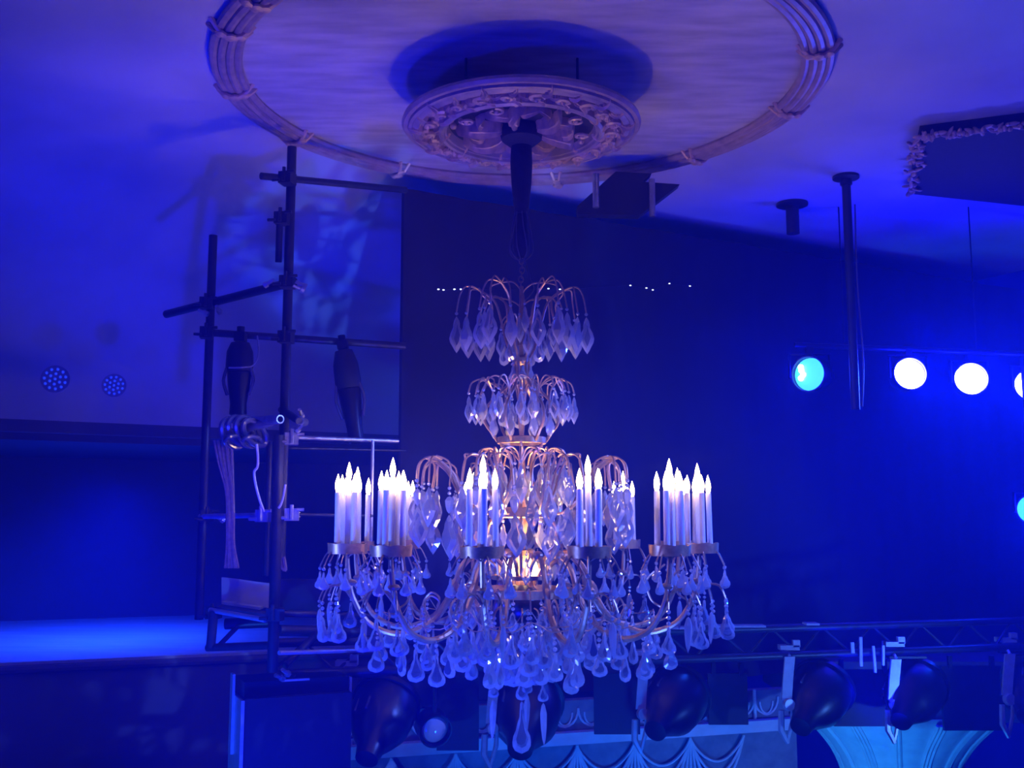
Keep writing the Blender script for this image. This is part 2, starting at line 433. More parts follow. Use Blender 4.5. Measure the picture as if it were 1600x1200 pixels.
# --- crystal pendant meshes (top at origin, hanging down)
def pear(L, R, seg=8, flat=0.45, neck=0.25):
    return [(0, 0), (R * 0.18, -L * 0.04), (R * neck, -L * 0.30), (R * 0.62, -L * 0.55), (R, -L * 0.78), (R * 0.72, -L * 0.94), (0, -L)]
def kite(L, R):
    return [(0, 0), (R * 0.35, -L * 0.12), (R * 0.45, -L * 0.30), (R * 1.0, -L * 0.60), (R * 0.55, -L * 0.82), (0, -L)]
def spear(L, R):
    return [(0, 0), (R * 0.5, -L * 0.06), (R, -L * 0.25), (R * 0.85, -L * 0.6), (R * 0.5, -L * 0.85), (0, -L)]
def plate(b, prof, z, thick):
    """flat cut drop: scalloped girdle, bevelled edge facets and a clear table on both sides; returns clear faces"""
    pts = []
    m = len(prof)
    side = []
    for i in range(m - 1):
        (r0, z0), (r1, z1) = prof[i], prof[i + 1]
        for t in (0.0, 0.5): side.append((r0 + (r1 - r0) * t, z0 + (z1 - z0) * t))
    side.append(prof[-1])
    out = [(r, zz) for r, zz in side] + [(-r, zz) for r, zz in side[-2:0:-1]]
    cz = sum(p[1] for p in out) / len(out)
    n = len(out); vs = []
    for i, (x, zz) in enumerate(out):
        k = 1.07 if i % 2 else 0.95
        vs.append((x * k, 0, z + zz))
    for sgn in (-1, 1):
        for (x, zz) in out: vs.append((x * 0.60, sgn * thick, z + cz + (zz - cz) * 0.74))
    fs = []
    for i in range(n):
        j = (i + 1) % n
        fs.append([i, n + i, n + j, j]); fs.append([j, 2 * n + j, 2 * n + i, i])
    f0 = len(b.f)
    b.add(vs, fs + [[n + i for i in range(n)], [2 * n + i for i in range(n)][::-1]])
    return [len(b.f) - 2, len(b.f) - 1]
def pendant(beads, kind, L, R, second=None, bead_r=0.011):
    b = MB(); z = 0.0; clear = []
    b.tube([(0, 0, 0.012), (0, 0, -0.006)], 0.0025, 4)
    for k in range(beads):
        b.lathe([(0, z), (bead_r * 0.8, z - bead_r * 0.5), (bead_r, z - bead_r), (bead_r * 0.8, z - bead_r * 1.5), (0, z - 2 * bead_r)], 7, flat=0.8)
        z -= 2 * bead_r + 0.004
    for (kd, l, rr) in ([second] if second else []) + [(kind, L, R)]:
        pr = {'pear': pear, 'kite': kite, 'spear': spear}[kd](l, rr)
        if kd == 'spear': b.lathe(pr, 6, (0, 0, z), Rz(0.39), flat=0.7)
        else: clear += plate(b, pr, z, rr * 0.36)
        z -= l + 0.003
    me = b.mesh('crystal_pendant', smooth=False)
    me.materials.append(M['crystal_edge']); me.materials.append(M['crystal'])
    for i in clear:
        if i < len(me.polygons): me.polygons[i].material_index = 1
    return me, -z
PX = S
PT = {
    'kite': pendant(1, 'kite', 60 * PX, 13 * PX),
    'kite_small': pendant(1, 'kite', 42 * PX, 8.5 * PX, bead_r=0.009),
    'pear_small': pendant(1, 'pear', 26 * PX, 8.5 * PX),
    'pear_chain': pendant(3, 'pear', 40 * PX, 12 * PX, bead_r=0.013),
    'pear_mid': pendant(2, 'pear', 46 * PX, 13 * PX),
    'drop': pendant(1, 'pear', 50 * PX, 9 * PX),
    'spear': pendant(2, 'spear', 52 * PX, 6 * PX),
    'double': pendant(2, 'kite', 62 * PX, 16 * PX, ('spear', 26 * PX, 7 * PX), 0.012),
    'basket': pendant(2, 'pear', 48 * PX, 14 * PX, ('kite', 30 * PX, 9 * PX), 0.011),
    'long': pendant(2, 'spear', 62 * PX, 6.5 * PX, ('pear', 30 * PX, 9 * PX), 0.012),
    'finial': pendant(2, 'pear', 78 * PX, 15 * PX, ('pear', 42 * PX, 10 * PX), 0.013),
}
PEND = []
def hang(pos, kind, twist=None, sc_=1.0):
    PEND.append((Vector(pos), kind, random.uniform(-0.7, 0.7) if twist is None else twist, sc_))

W0 = 0.0048
# --- top crown: six palm sprays
for k in range(6):
    th = 2 * pi * k / 6 + math.radians(-88)
    wire('crown_stem', [P(13, 560, th), P(24, 535, th), P(33, 500, th), P(44, 470, th), P(70, 453, th)], 0.007)
    for dth, r1, p1, pk in ((0.0, 104, 488, 448), (0.30, 92, 492, 451), (-0.30, 92, 492, 451), (0.55, 70, 486, 456), (-0.62, 60, 500, 458)):
        wire('crown_spray', [P(66, 454, th), P((66 + r1) / 2 + 3, pk, th + dth * 0.55), P(r1 - 5, pk + 14, th + dth * 0.9), P(r1, p1, th + dth)], W0)
        hang(P(r1, p1, th + dth), 'kite' if abs(dth) < 0.5 else 'kite_small')
for k in range(8):
    th = 2 * pi * k / 8 + 0.25
    wire('crown_spray', [P(6, 540, th), P(9, 512, th), P(20, 494, th), P(31, 502, th), P(34, 514, th)], W0)
    hang(P(34, 514, th), 'drop' if k % 2 else 'kite_small')
for k in range(6):
    th = 2 * pi * k / 6 + 0.1
    hang(P(16, 566, th), 'pear_small', sc_=0.9)
# --- second tier: lyre bands and small sprays
for k in range(6):
    th = 2 * pi * k / 6 + math.radians(-85)
    wire('lyre_band', [P(13, 558, th), P(13, 582, th), P(22, 602, th), P(42, 622, th), P(57, 640, th), P(58, 660, th), P(46, 678, th), P(38, 690, th)], 0.009)
    for dth, r1 in ((0.0, 84), (0.42, 78), (-0.42, 78), (0.75, 64)):
        wire('lyre_spray', [P(44, 640, th), P(46, 612, th), P(60, 594, th + dth * .5), P(r1 - 6, 598, th + dth * .85), P(r1, 613, th + dth)], W0)
        hang(P(r1, 613, th + dth), 'kite_small', sc_=1.05)
for k in range(8):
    th = 2 * pi * k / 8 + 0.1
    wire('lyre_spray', [P(5, 630, th), P(10, 605, th), P(22, 594, th), P(30, 604, th), P(32, 614, th)], W0)
    hang(P(32, 614, th), 'drop', sc_=0.95)
    hang(P(48, 640, th + .3), 'kite_small', sc_=0.95)
# --- third tier
for k in range(6):
    th = 2 * pi * k / 6 + math.radians(-62)
    wire('stem_band', [P(37, 690, th), P(34, 700, th), P(22, 710, th), P(18, 740, th), P(30, 775, th), P(48, 798, th)], 0.009)
    wire('stem_band', [P(49, 806, th), P(62, 826, th), P(60, 850, th), P(46, 866, th), P(40, 900, th)], 0.009)
    for dth, r1, p1 in ((0.0, 76, 722), (0.45, 72, 726), (-0.45, 72, 726), (0.9, 58, 724)):
        wire('inner_spray', [P(30, 775, th), P(36, 730, th), P(50, 704, th + dth * .4), P(r1 - 6, 705, th + dth * .85), P(r1, p1, th + dth)], 0.0055)
        hang(P(r1, p1, th + dth), 'kite', sc_=1.0)
for k in range(10):
    th = 2 * pi * k / 10
    hang(P(50, 812, th), 'kite_small', sc_=0.95)
for k in range(8):
    th = 2 * pi * (k + 0.5) / 8
    for j, off in enumerate((-0.10, -0.035, 0.035, 0.10)):
        wire('palm_frond', [P(50, 802, th), P(72, 800, th + off * .3), P(100, 775, th + off * .8), P(118, 742, th + off), P(138, 720 + 3 * abs(j - 1.5), th + off)], 0.0062)
    for dth, r1, p1 in ((0.0, 172, 750), (0.17, 164, 756), (-0.17, 164, 756), (0.30, 140, 762), (-0.30, 140, 762)):
        wire('palm_spray', [P(136, 721, th + dth * .25), P(152, 717, th + dth * .6), P(r1 - 3, 728, th + dth * .9), P(r1, p1, th + dth)], 0.0055)
        hang(P(r1, p1, th + dth), 'double' if abs(dth) < 0.01 or dth > .25 else 'kite')
    hang(P(112, 775, th), 'double', sc_=0.95)

# --- main arms, trays, candles
TH = [math.radians(-11.5 + 30 * k) for k in range(12)]
R_T = 272
arm_me = tray_me = None
OFF = 17.5
b = MB()
rt, h0, h1 = rp(28.5), -rp(14), 0.0
seg = 48; vs = []; 
for kk in range(seg):
    a = 2 * pi * kk / seg; zt_ = h1 + 0.006 * abs(math.sin(8 * a / 2))
    for (rr, zz) in ((rt * 0.15, h0 - 0.004), (rt, h0), (rt * 1.03, zt_), (rt * 0.985, zt_), (rt * 0.97, h0 + 0.008), (rt * 0.15, h0 + 0.008)):
        vs.append((rr * math.cos(a), rr * math.sin(a), zz))
fs = []
for kk in range(seg):
    n2 = (kk + 1) % seg
    for j in range(5): fs.append([kk * 6 + j, n2 * 6 + j, n2 * 6 + j + 1, kk * 6 + j + 1])
tray_me = MB().add(vs, fs).mesh('candle_tray')
def candle_mesh(h):
    b = MB(); b.lathe([(0, 0), (rp(4.4), 0), (rp(4.2), h * .5), (rp(4.1), h - 0.004), (rp(3.2), h), (0, h)], 12); return b.mesh('candle')
H1, H2 = rp(88), rp(106)
can = [candle_mesh(H1), candle_mesh(H2)]
b = MB(); hb = rp(27); rb = rp(4.3)
b.lathe([(0, -0.002), (rb * .55, 0), (rb * .8, hb * .12), (rb, hb * .32), (rb * .86, hb * .52), (rb * .5, hb * .74), (rb * .2, hb * .9), (0, hb)], 12)
bulb_me = b.mesh('candle_bulb')
ap = [(30, 905), (48, 880), (74, 868), (96, 885), (112, 925), (140, 965), (190, 984), (236, 968), (262, 928), (270, 890), (R_T, 862)]
pp = smooth_path([(0, -rp(r_), zp(y_)) for r_, y_ in ap], 6)
am = MB(); n = len(pp)
am.tube(pp, [0.011 + 0.007 * (1 - abs(2 * i / n - 1)) for i in range(n)], 8)
am.ball((0, -rp(74), zp(866)), (0.03, 0.034, 0.026), 8, 6)
am.lathe([(0, .02), (.024, .012), (.034, 0), (.024, -.012), (0, -.02)], 10, (0, -rp(266), zp(905)))
# leaf sheath on the inner shoulder
am.ball((0, -rp(110), zp(917)), (0.022, 0.026, 0.055), 8, 6, Matrix.Rotation(-0.5, 3, 'X'))
# inner scroll
am.tube(smooth_path([(0, -rp(r_), zp(y_)) for r_, y_ in ((150, 970), (158, 945), (146, 928), (132, 936), (136, 950))], 5), 0.006, 6)
am.tube(smooth_path([(0, -rp(r_), zp(y_)) for r_, y_ in ((258, 935), (240, 925), (232, 900), (246, 885))], 5), 0.006, 6)
arm_me = am.mesh('arm')
for k, th in enumerate(TH):
    link('arm', arm_me, 'wire', ch, (0, 0, 0), (0, 0, th))
    c = P(R_T, 848, th)
    link('candle_tray', tray_me, 'brass', ch, c, (0, 0, th))
    zb = -rp(14) + 0.008
    spots = [(0, 0, 1)] + [(rp(OFF) * math.cos(a), rp(OFF) * math.sin(a), 0) for a in (0.35 + th, 1.92 + th, 3.49 + th, 5.06 + th)]
    for (dx, dy, tall) in spots:
        co = link('candle', can[tall], 'candle', ch, (c.x + dx, c.y + dy, c.z + zb), (random.uniform(-.012, .012), random.uniform(-.012, .012), 0))
        link('candle_bulb', bulb_me, 'bulb', co, (0, 0, H2 if tall else H1))
    # sprays under the tray
    for j in range(7):
        a = 2 * pi * (j + 0.5) / 7
        d = Vector((math.sin(th + a), -math.cos(th + a), 0))
        base = P(R_T, 868, th)
        tip = base + d * rp(41); tip.z = zp(881)
        p1 = base + d * rp(12); p1.z = zp(861); p2 = base + d * rp(29); p2.z = zp(860)
        wire('tray_spray', [base, p1, p2, tip], 0.0042, n=4, seg=5)
        hang(tip, 'pear_small', sc_=1.0)
    # sprays on the outer bend of the arm
    for j, a in enumerate((-0.95, -0.33, 0.33, 0.95)):
        d = Vector((math.sin(th + a), -math.cos(th + a), 0))
        base = P(266, 928, th); L_ = 46 if abs(a) < .5 else 40
        tip = base + d * rp(L_); tip.z = zp(930 + (4 if abs(a) > .5 else 0))
        p1 = base + d * rp(14); p1.z = zp(911); p2 = base + d * rp(L_ - 10); p2.z = zp(911)
        wire('arm_spray', [base, p1, p2, tip], 0.0045, n=4, seg=5)
        hang(tip, ('pear_chain', 'pear_mid', 'pear_chain', 'spear')[(j + k) % 4], sc_=0.92)
    # drops below the arm
    hang(P(225, 978, th), 'pear_mid'); hang(P(190, 988, th + .03), 'pear_mid' if k % 2 else 'drop'); hang(P(150, 976, th - .02), 'pear_chain')
    hang(P(205, 955, th + .26), 'pear_mid', sc_=.9)
    hang(P(172, 940, th + .24), 'pear_chain', sc_=.85)
    wire('basket_chain', [P(225, 960, th), P(205, 966, th + .13), P(205, 953, th + .26), P(205, 966, th + .39), P(225, 960, th + .5236)], 0.003, n=4, seg=4)
    wire('basket_chain', [P(150, 965, th), P(165, 962, th + .12), P(172, 938, th + .24), P(165, 962, th + .36), P(150, 965, th + .5236)], 0.003, n=4, seg=4)
# --- centre basket
for k in range(12):
    th = 2 * pi * (k + 0.2) / 12
    wire('basket_spray', [P(78, 922, th), P(92, 915, th), P(108, 925, th), P(112, 945, th)], 0.005)
    hang(P(112, 945, th), 'basket')
    hang(P(80, 934, th + .25), 'basket', sc_=1.05)
    hang(P(64, 862, th), 'kite_small'); 
for k in range(10):
    th = 2 * pi * k / 10
    wire('basket_spray', [P(16, 955, th), P(24, 948, th), P(40, 952, th), P(46, 968, th)], 0.005)
    hang(P(46, 968, th), 'basket')
for k in range(6):
    th = 2 * pi * k / 6 + .3
    hang(P(22, 975, th), 'basket', sc_=1.0)
hang(P(76, 1000, -1.5), 'pear_mid'); hang(P(76, 1012, 1.2), 'pear_mid', sc_=1.1)
MB().tube([P(0, 975, 0), P(0, 1034, 0)], 0.004, 5).build('finial_chain', 'wire', ch)
hang(P(0, 1034, 0), 'finial', 0.1)
for th in (-1.72, 0.80, 2.9):
    r_ = 43
    MB().tube([P(r_, 985, th), P(r_, 1044, th)], 0.003, 4).build('finial_chain', 'wire', ch)
    hang(P(r_, 1044, th), 'long', 0.3, 1.0)

# 300 largest / nearest pendants as parts, the rest joined
def weight(e):
    return PT[e[1]][1] * e[3] * (1.0 / (1.0 + 0.12 * (e[0].y + 1.0)))
PEND.sort(key=weight, reverse=True)
for (p, kd, tw, s_) in PEND[:300]:
    o = link('crystal_pendant', PT[kd][0], 'crystal', ch, p, (random.uniform(-.05, .05), random.uniform(-.05, .05), tw)); o.scale = (s_, s_, s_)
rest = MB()
for (p, kd, tw, s_) in PEND[300:]:
    me = PT[kd][0]; R3 = Rz(tw) * s_; 
    rest.add([R3 @ v.co + p for v in me.vertices], [list(q.vertices) for q in me.polygons])
if rest.v:
    o = rest.build('small_crystal_drops', 'crystal_edge', ch, smooth=False); o['kind'] = 'stuff'
print('PENDANTS', len(PEND))
# bulbs inside the centre basket
for k in range(4):
    th = k * pi / 2 + 0.6
    cb = MB(); cb.lathe([(0, 0), (0.012, 0), (0.012, 0.05), (0, 0.05)], 10); o = cb.build('inner_socket', 'brass', ch, loc=P(24, 916, th))
    link('inner_bulb', bulb_me, 'bulb', o, (0, 0, 0.05)).scale = (1.5, 1.5, 1.1)

for k in range(2):
    q = ch.location + P(16, 884, 1.2 + pi * k)
    lamp('inner_lamp', 'SPOT', q, q + Vector((0, 0, 1)), 105, (1.0, 0.58, 0.28), 0.11, 105, 0.7)

# ================================================================== masking drape on the right
d0 = W(632, 295, 7.5); VD = d0.dot(V); UD0 = d0.dot(U)
ZD = d0.z
b = MB(); vs, fs = [], []
nu = 130; LU = 8.5
for side in (0, 1):
    for i in range(nu + 1):
        u = UD0 + LU * i / nu
        wv = 0.012 * math.sin(i * 0.55) + 0.007 * math.sin(i * 1.31) - side * 0.05
        for z in (ZD, ZC - 1.30):
            vs.append(room(u, VD - wv if side == 0 else VD + 0.05 - 0.012 * math.sin(i * 0.55), z))
n2 = (nu + 1) * 2
for i in range(nu):
    fs += [[i * 2, i * 2 + 1, i * 2 + 3, i * 2 + 2], [n2 + i * 2, n2 + i * 2 + 2, n2 + i * 2 + 3, n2 + i * 2 + 1], [i * 2, i * 2 + 2, n2 + i * 2 + 2, n2 + i * 2]]
fs += [[0, n2, n2 + 1, 1]]
b.add(vs, fs)
tag(b.build('masking_drape', 'drape'), 'tall black masking drape filling the background behind the chandelier', 'drape')
def on_drape(px, py, off=0.03):
    a = (px - 800.0) / F; bb = (600.0 - py) / F
    d = Vector((a, cp - bb * sp, sp + bb * cp)); t = (VD - off) / d.dot(V)
    return Vector((0, 0, ZC)) + d * t
b0 = on_drape(680, 452)
ls = thing('white_dot_row', 'row of tiny white glowing dots across the black drape', 'string lights', b0)  # small emissive dots on the drape, joined by a thin dark tube
PLS = [(685, 452), (693, 453), (710, 452), (720, 452), (842, 452), (857, 451), (875, 452), (985, 446), (1010, 450), (1020, 453), (1046, 443), (1078, 447)]
MB().tube([on_drape(px, py) - b0 for px, py in PLS], 0.003, 4).build('cable', 'drape', ls)
for px, py in PLS:
    b = MB(); b.ball((0, 0, 0), (0.009, 0.007, 0.006), 6, 4); b.build('white_dot', 'spark', ls, loc=on_drape(px, py, 0.036) - b0)

# ================================================================== ceiling fittings behind the chandelier
def vpipe(px, py0, py1, Y, rad, base, name, m, parent, seg=12):
    x = W(px, (py0 + py1) / 2, Y).x
    p0 = Vector((x, Y, W(px, py0, Y).z)); p1 = Vector((x, Y, W(px, py1, Y).z))
    return MB().tube([p0 - base, p1 - base], rad, seg).build(name, m, parent), p0, p1
def pix_prism(poly, Y, depth, base):
    n = len(poly); vs = [W(x, y, Y) - base for x, y in poly]; vs += [v + Vector((0, depth, 0)) for v in vs]
    return MB().add(vs, [list(range(n)), [n + i for i in range(n)][::-1]] + [[i, n + i, n + (i + 1) % n, (i + 1) % n] for i in range(n)])

bb_ = W(960, 300, 7.3)
br = thing('ceiling_bracket', 'dark angular steel bracket under the ceiling behind the chandelier', 'bracket', bb_)
pix_prism([(902, 322), (962, 268), (1018, 271), (1004, 284), (1062, 288), (1000, 336), (902, 334)], 7.25, 0.10, bb_).build('gusset_plate', 'darkbox', br, smooth=False)
vpipe(931, 272, 324, 7.2, 0.024, bb_, 'support_post', 'steel', br)
vpipe(1019, 280, 338, 7.2, 0.022, bb_, 'support_post', 'steel', br)

Yp = 7.80
base = W(1330, 262, Yp); base.z = ZT
dp = thing('drop_pipe', 'long dark pipe dropping from the ceiling beside the lit spotlights', 'pipe', base)
_, p0, p1 = vpipe(1329, 262, 640, Yp, 0.034, base, 'tube', 'pipe', dp)
fb = MB(); fb.lathe([(0, 0.0), (0.10, 0.0), (0.10, -0.02), (0.045, -0.03), (0.045, -0.07), (0, -0.07)], 20); fb.build('flange', 'pipe', dp, loc=(p0.x - base.x, 0, 0))
wire2 = MB().tube(smooth_path([p0 - base + Vector((0.05, -.03, -.3)), p0 - base + Vector((0.04, -.04, -.9)), p0 - base + Vector((0.06, -.04, -1.5)), p1 - base + Vector((0.04, -.03, 0.02))], 5), 0.006, 5)
wire2.build('cable', 'net', dp)
base = W(1238, 300, 8.5); base.z = ZT
dp2 = thing('drop_pipe', 'short thick dark pipe stub at the ceiling left of the long drop pipe', 'pipe', base)
vpipe(1238, 296, 365, 8.5, 0.055, base, 'tube', 'pipe', dp2)
fb = MB(); fb.lathe([(0, 0.0), (0.13, 0.0), (0.13, -0.02), (0.06, -0.03), (0, -0.03)], 20); fb.build('flange', 'pipe', dp2, loc=(W(1238, 330, 8.5).x - base.x, 0, 0))

# dark slab standing in for a shaded ceiling opening, leafy garland edge, upper right
poly = [on_plane(px, py, ZT - 0.07) for px, py in ((1438, 212), (1520, 202), (1600, 192), (1720, 182), (1800, 345), (1600, 322), (1422, 303), (1428, 255))]
cb_ = poly[0]
gp = thing('opening_slab', 'dark slab standing in for a ceiling opening, edged with a sparkling leaf garland', 'panel', cb_)
MB().prism([(p.x - cb_.x, p.y - cb_.y) for p in poly], 0.0, 0.069).build('panel', 'sleeve', gp, smooth=False)
gl = MB()
gl.ball((0, 0, 0), (0.05, 0.016, 0.014), 8, 5, Matrix.Rotation(0.5, 3, 'Y')); gl.ball((0.02, 0.03, -.01), (0.012, 0.04, 0.014), 8, 5); gl.ball((-0.02, -0.02, -.012), 0.018, 7, 5)
glm = gl.mesh('garland_leaf')
def edge(a, b_, n):
    for i in range(n):
        t = (i + random.uniform(.1, .9)) / n
        p = poly[a].lerp(poly[b_], t) - cb_
        link('garland_leaf', glm, 'gilt', gp, (p.x + random.uniform(-.04, .04), p.y + random.uniform(-.04, .04), -0.008), (0, random.uniform(-.4, .4), random.uniform(0, 6)))
edge(0, 1, 12); edge(1, 2, 7); edge(2, 3, 8); edge(0, 7, 9); edge(7, 6, 9)

# ================================================================== lit spotlights on the right
def par(px, py, Y, rpx, aim, label, lens='lens', energy=40, group='lit spotlights beside the drape', core=True):
    c = W(px, py, Y); R_ = rpx * mpp(Y)
    t = thing('spotlight', label, 'spotlight', c, group)
    d = Vector(aim).normalized(); Q = align(d)
    b = MB(); b.lathe([(0, -R_ * 2.4), (R_ * .5, -R_ * 2.35), (R_ * .7, -R_ * 1.8), (R_ * .98, -R_ * .9), (R_ * 1.0, R_ * .35), (R_ * 1.06, R_ * .36), (R_ * 1.06, R_ * .28), (R_ * 1.1, R_ * .28), (R_ * 1.1, R_ * .12), (R_ * 1.02, R_ * .1)], 28, R=Q)
    b.build('can', 'blackmetal', t)
    b = MB(); b.lathe([(R_ * .97, R_ * .0), (R_ * .9, R_ * .08), (R_ * .6, R_ * .14), (0, R_ * .18)], 28, R=Q); b.build('lens', lens, t)
    if not core:
        b = MB()
        for k, (x, y) in enumerate(((.45, .25), (.5, -.2), (.35, .0), (.48, .45))): b.ball(Q @ Vector((-x * R_, y * R_, R_ * .2)), R_ * .17, 8, 6)
        b.build('lamp_cluster', 'lens', t)
    b = MB()
    for s_ in (-1, 1): b.box((s_ * R_ * 1.2, 0, R_ * .5), (R_ * .08, R_ * .3, R_ * 1.45))
    b.box((0, 0, R_ * 1.2), (R_ * 2.48, R_ * .3, R_ * .08)); b.box((0, 0, R_ * 1.40), (R_ * .4, R_ * .4, R_ * .4))
    b.build('yoke', 'blackmetal', t)
    if energy:
        lamp('spot_lamp', 'SPOT', c + d * R_ * 0.7, c + d * 3 + Vector((0, 0, -1.3)), energy * 22, (0.006, 0.07, 1.0), R_ * 0.6, 105, 0.9)
        lamp('spot_spill', 'POINT', c + d * R_ * 1.4, None, energy * 3.5, BLUE, R_ * 0.8)
    return t, c
YL = 8.6
tops = []
for a in ((1266, 585, 27, (-.85, -1, -.02), 'leftmost spotlight, turned aside with a cyan glowing lens', 'lensblue', 5, False),
          (1420, 585, 25, (-.05, -1, .05), 'second spotlight from the left, dazzling pale yellow lens', 'lens', 22, True),
          (1516, 593, 25, (-.2, -1, .05), 'third spotlight from the left, dazzling pale yellow lens', 'lens', 22, True),
          (1611, 602, 25, (-.3, -1, .05), 'upper spotlight cut by the right edge of the frame', 'lens', 22, True),
          (1612, 796, 22, (-.3, -1, 0), 'lower spotlight alone at the right edge of the frame', 'lensblue', 14, True)):
    t, c = par(a[0], a[1], YL, a[2], a[3], a[4], a[5], a[6], core=a[7]); tops.append((c, a[2] * mpp(YL)))
# the bar they hang from
c0 = tops[0][0] + Vector((-.12, 0, tops[0][1] * 1.75)); c1 = tops[3][0] + Vector((.8, 0, tops[3][1] * 1.75))
bar = thing('lighting_bar', 'black bar carrying the row of lit spotlights', 'lighting bar', c0)
MB().tube([(0, 0, 0), c1 - c0], 0.024, 10).build('tube', 'blackmetal', bar)
for tz in (0.15, 0.55, 0.9):
    p = c0.lerp(c1, tz) - c0
    MB().tube([p, p + Vector((0, 0, ZT - (c0.z + p.z)))], 0.006, 6).build('hanger_wire', 'blackmetal', bar)
c2 = tops[4][0]
MB().tube([Vector((c2.x, c2.y, c2.z + tops[4][1] * 1.7)) - c0, Vector((c2.x, c2.y, c1.z)) - c0], 0.018, 8).build('drop_arm', 'blackmetal', bar)

# dim LED wash lights on the left wall
def led(px, py, Y, rpx, label):
    c = W(px, py, Y); R_ = rpx * mpp(Y)
    t = thing('led_spotlight', label, 'spotlight', c, 'unlit LED spotlights on the left')
    Q = align((0.25, -1, 0.05))
    b = MB(); b.lathe([(0, -R_ * 1.2), (R_ * .8, -R_ * 1.1), (R_ * 1.1, -R_ * .2), (R_ * 1.1, 0), (R_ * 1.0, 0.0), (R_, -R_ * .05), (0, -R_ * .05)], 24, R=Q); b.build('housing', 'recess', t)
    n = 0
    for ring_r, cnt in ((0, 1), (.42, 6), (.8, 11)):
        for k in range(cnt):
            a = 2 * pi * k / cnt + ring_r
            b = MB(); b.ball((0, 0, 0), R_ * .12, 8, 5); b.build('led', 'led', t, loc=Q @ Vector((R_ * ring_r * math.cos(a), R_ * ring_r * math.sin(a), 0)))
    b = MB(); b.box((0, R_ * .9, R_ * .9), (R_ * .3, R_ * .9, R_ * .2)); b.build('bracket', 'darkbox', t)
led(86, 592, 8.15, 20, 'pale round LED spotlight nearer the left edge of the frame')
led(178, 602, 8.25, 17, 'round LED spotlight with dotted blue diodes, left of the scaffold')

# ================================================================== balcony ledge on the left
A_ = W(0, 1036, 7.6); zl = A_.z
Bp = on_plane(640, 1008, zl)
dv = (Bp - A_).normalized(); nv = Vector((-dv.y, dv.x, 0))
bl = thing('balcony', 'blue-lit balcony deck at the left with a dark front face', 'balcony', A_)
p = [A_ - dv * 3, A_ + dv * 3.1, A_ + dv * 3.1 + nv * 3.4, A_ - dv * 3 + nv * 3.4]
MB().prism([(q.x - A_.x, q.y - A_.y) for q in p], -0.06, 0.0).build('deck', 'deck', bl, smooth=False)
q = [p[0] + nv * .02, p[1] + nv * .02, p[1] + nv * .14, p[0] + nv * .14]
MB().prism([(k.x - A_.x, k.y - A_.y) for k in q], -2.5, -0.06).build('front_face', 'wall', bl, smooth=False)
MB().tube([A_ - dv * 3 - A_ + Vector((0, 0, -.05)), A_ + dv * 3.1 - A_ + Vector((0, 0, -.05))], 0.03, 8).build('nosing', 'wall', bl)

# ================================================================== scaffold tower
base = W(400, 1040, 6.7)
sf = thing('scaffold_tower', 'dark tubular scaffold tower standing left of the chandelier', 'scaffold', base)
def pipe2(a, b_, rad, name='rail', m='pipe', parent=None, base_=None, seg=10):
    base_ = base if base_ is None else base_
    return MB().tube([W(*a) - base_, W(*b_) - base_], rad, seg).build(name, m, parent or sf)
YAa, YB, YC2 = 6.6, 7.15, 6.45
vpipe(447, 230, 892, YAa, 0.031, base, 'pole', 'pipe', sf)
vpipe(322, 368, 968, YB, 0.030, base, 'pole', 'pipe', sf)
vpipe(431, 680, 1050, YC2, 0.034, base, 'pole', 'pipe', sf)
vpipe(418, 690, 900, 6.75, 0.020, base, 'pole', 'pipe', sf)
vpipe(581, 688, 870, 6.9, 0.011, base, 'guard_post', 'steel', sf)
pipe2((408, 275, 6.50), (634, 297, 7.3), 0.024)
pipe2((260, 491, 7.5), (460, 440, 6.57), 0.030)
pipe2((318, 519, 7.12), (634, 541, 7.35), 0.026)
pipe2((448, 683, 6.62), (622, 689, 7.1), 0.014, m='steel')
pipe2((448, 700, 6.72), (634, 704, 7.3), 0.010, m='blackmetal')
pipe2((312, 807, 7.05), (468, 804, 6.58), 0.017, m='yoke')
pipe2((468, 804, 6.58), (582, 806, 6.9), 0.011)
pipe2((440, 640, 6.75), (468, 658, 6.35), 0.024, name='tube_end')
# open tube stubs pointing at the camera
def stub(px, py, Y, rad, L=0.32, dx=0.10):
    c = W(px, py, Y) - base
    Q = align((-dx, 1, 0.06)); b = MB()
    b.lathe([(rad, 0), (rad, L), (rad * .72, L), (rad * .72, 0), (rad, 0)], 20, c, Q); return b.build('tube_end', 'steel', sf)
stub(438, 655, 6.20, 0.026, .5, 0.9); stub(468, 657, 6.35, 0.026)
# couplers
cl = MB(); cl.box((0, 0, 0), (0.085, 0.09, 0.075)); cl.tube([(0.03, -.05, 0.03), (0.075, -.05, 0.03)], 0.010, 6); cl.tube([(-0.03, -.05, -0.02), (-0.08, -.05, -0.02)], 0.010, 6)
cl.tube([(0, -.05, -.03), (0, -.05, .06)], 0.012, 6)
clm = cl.mesh('coupler', False)
for px, py, Y, mm in ((449, 279, 6.5, 'pipe'), (441, 342, 6.55, 'pipe'), (449, 441, 6.52, 'pipe'), (323, 474, 7.1, 'pipe'), (447, 527, 6.56, 'pipe'), (323, 520, 7.08, 'pipe'), (322, 806, 7.08, 'pipe'), (414, 806, 6.5, 'yoke'), (456, 804, 6.5, 'yoke'), (455, 686, 6.5, 'steel'), (430, 960, 6.4, 'pipe'), (334, 957, 6.9, 'pipe')):
    me = clm.copy(); me.materials.clear()
    link('coupler', me, mm, sf, W(px, py, Y) - base, (0, 0, random.uniform(-.5, .5)))
bolt = MB(); bolt.lathe([(0, 0), (.012, 0), (.012, .05), (.02, .05), (.02, .075), (0, .075)], 6, R=align((1, -.5, .3))); bme = bolt.mesh('bolt', False)
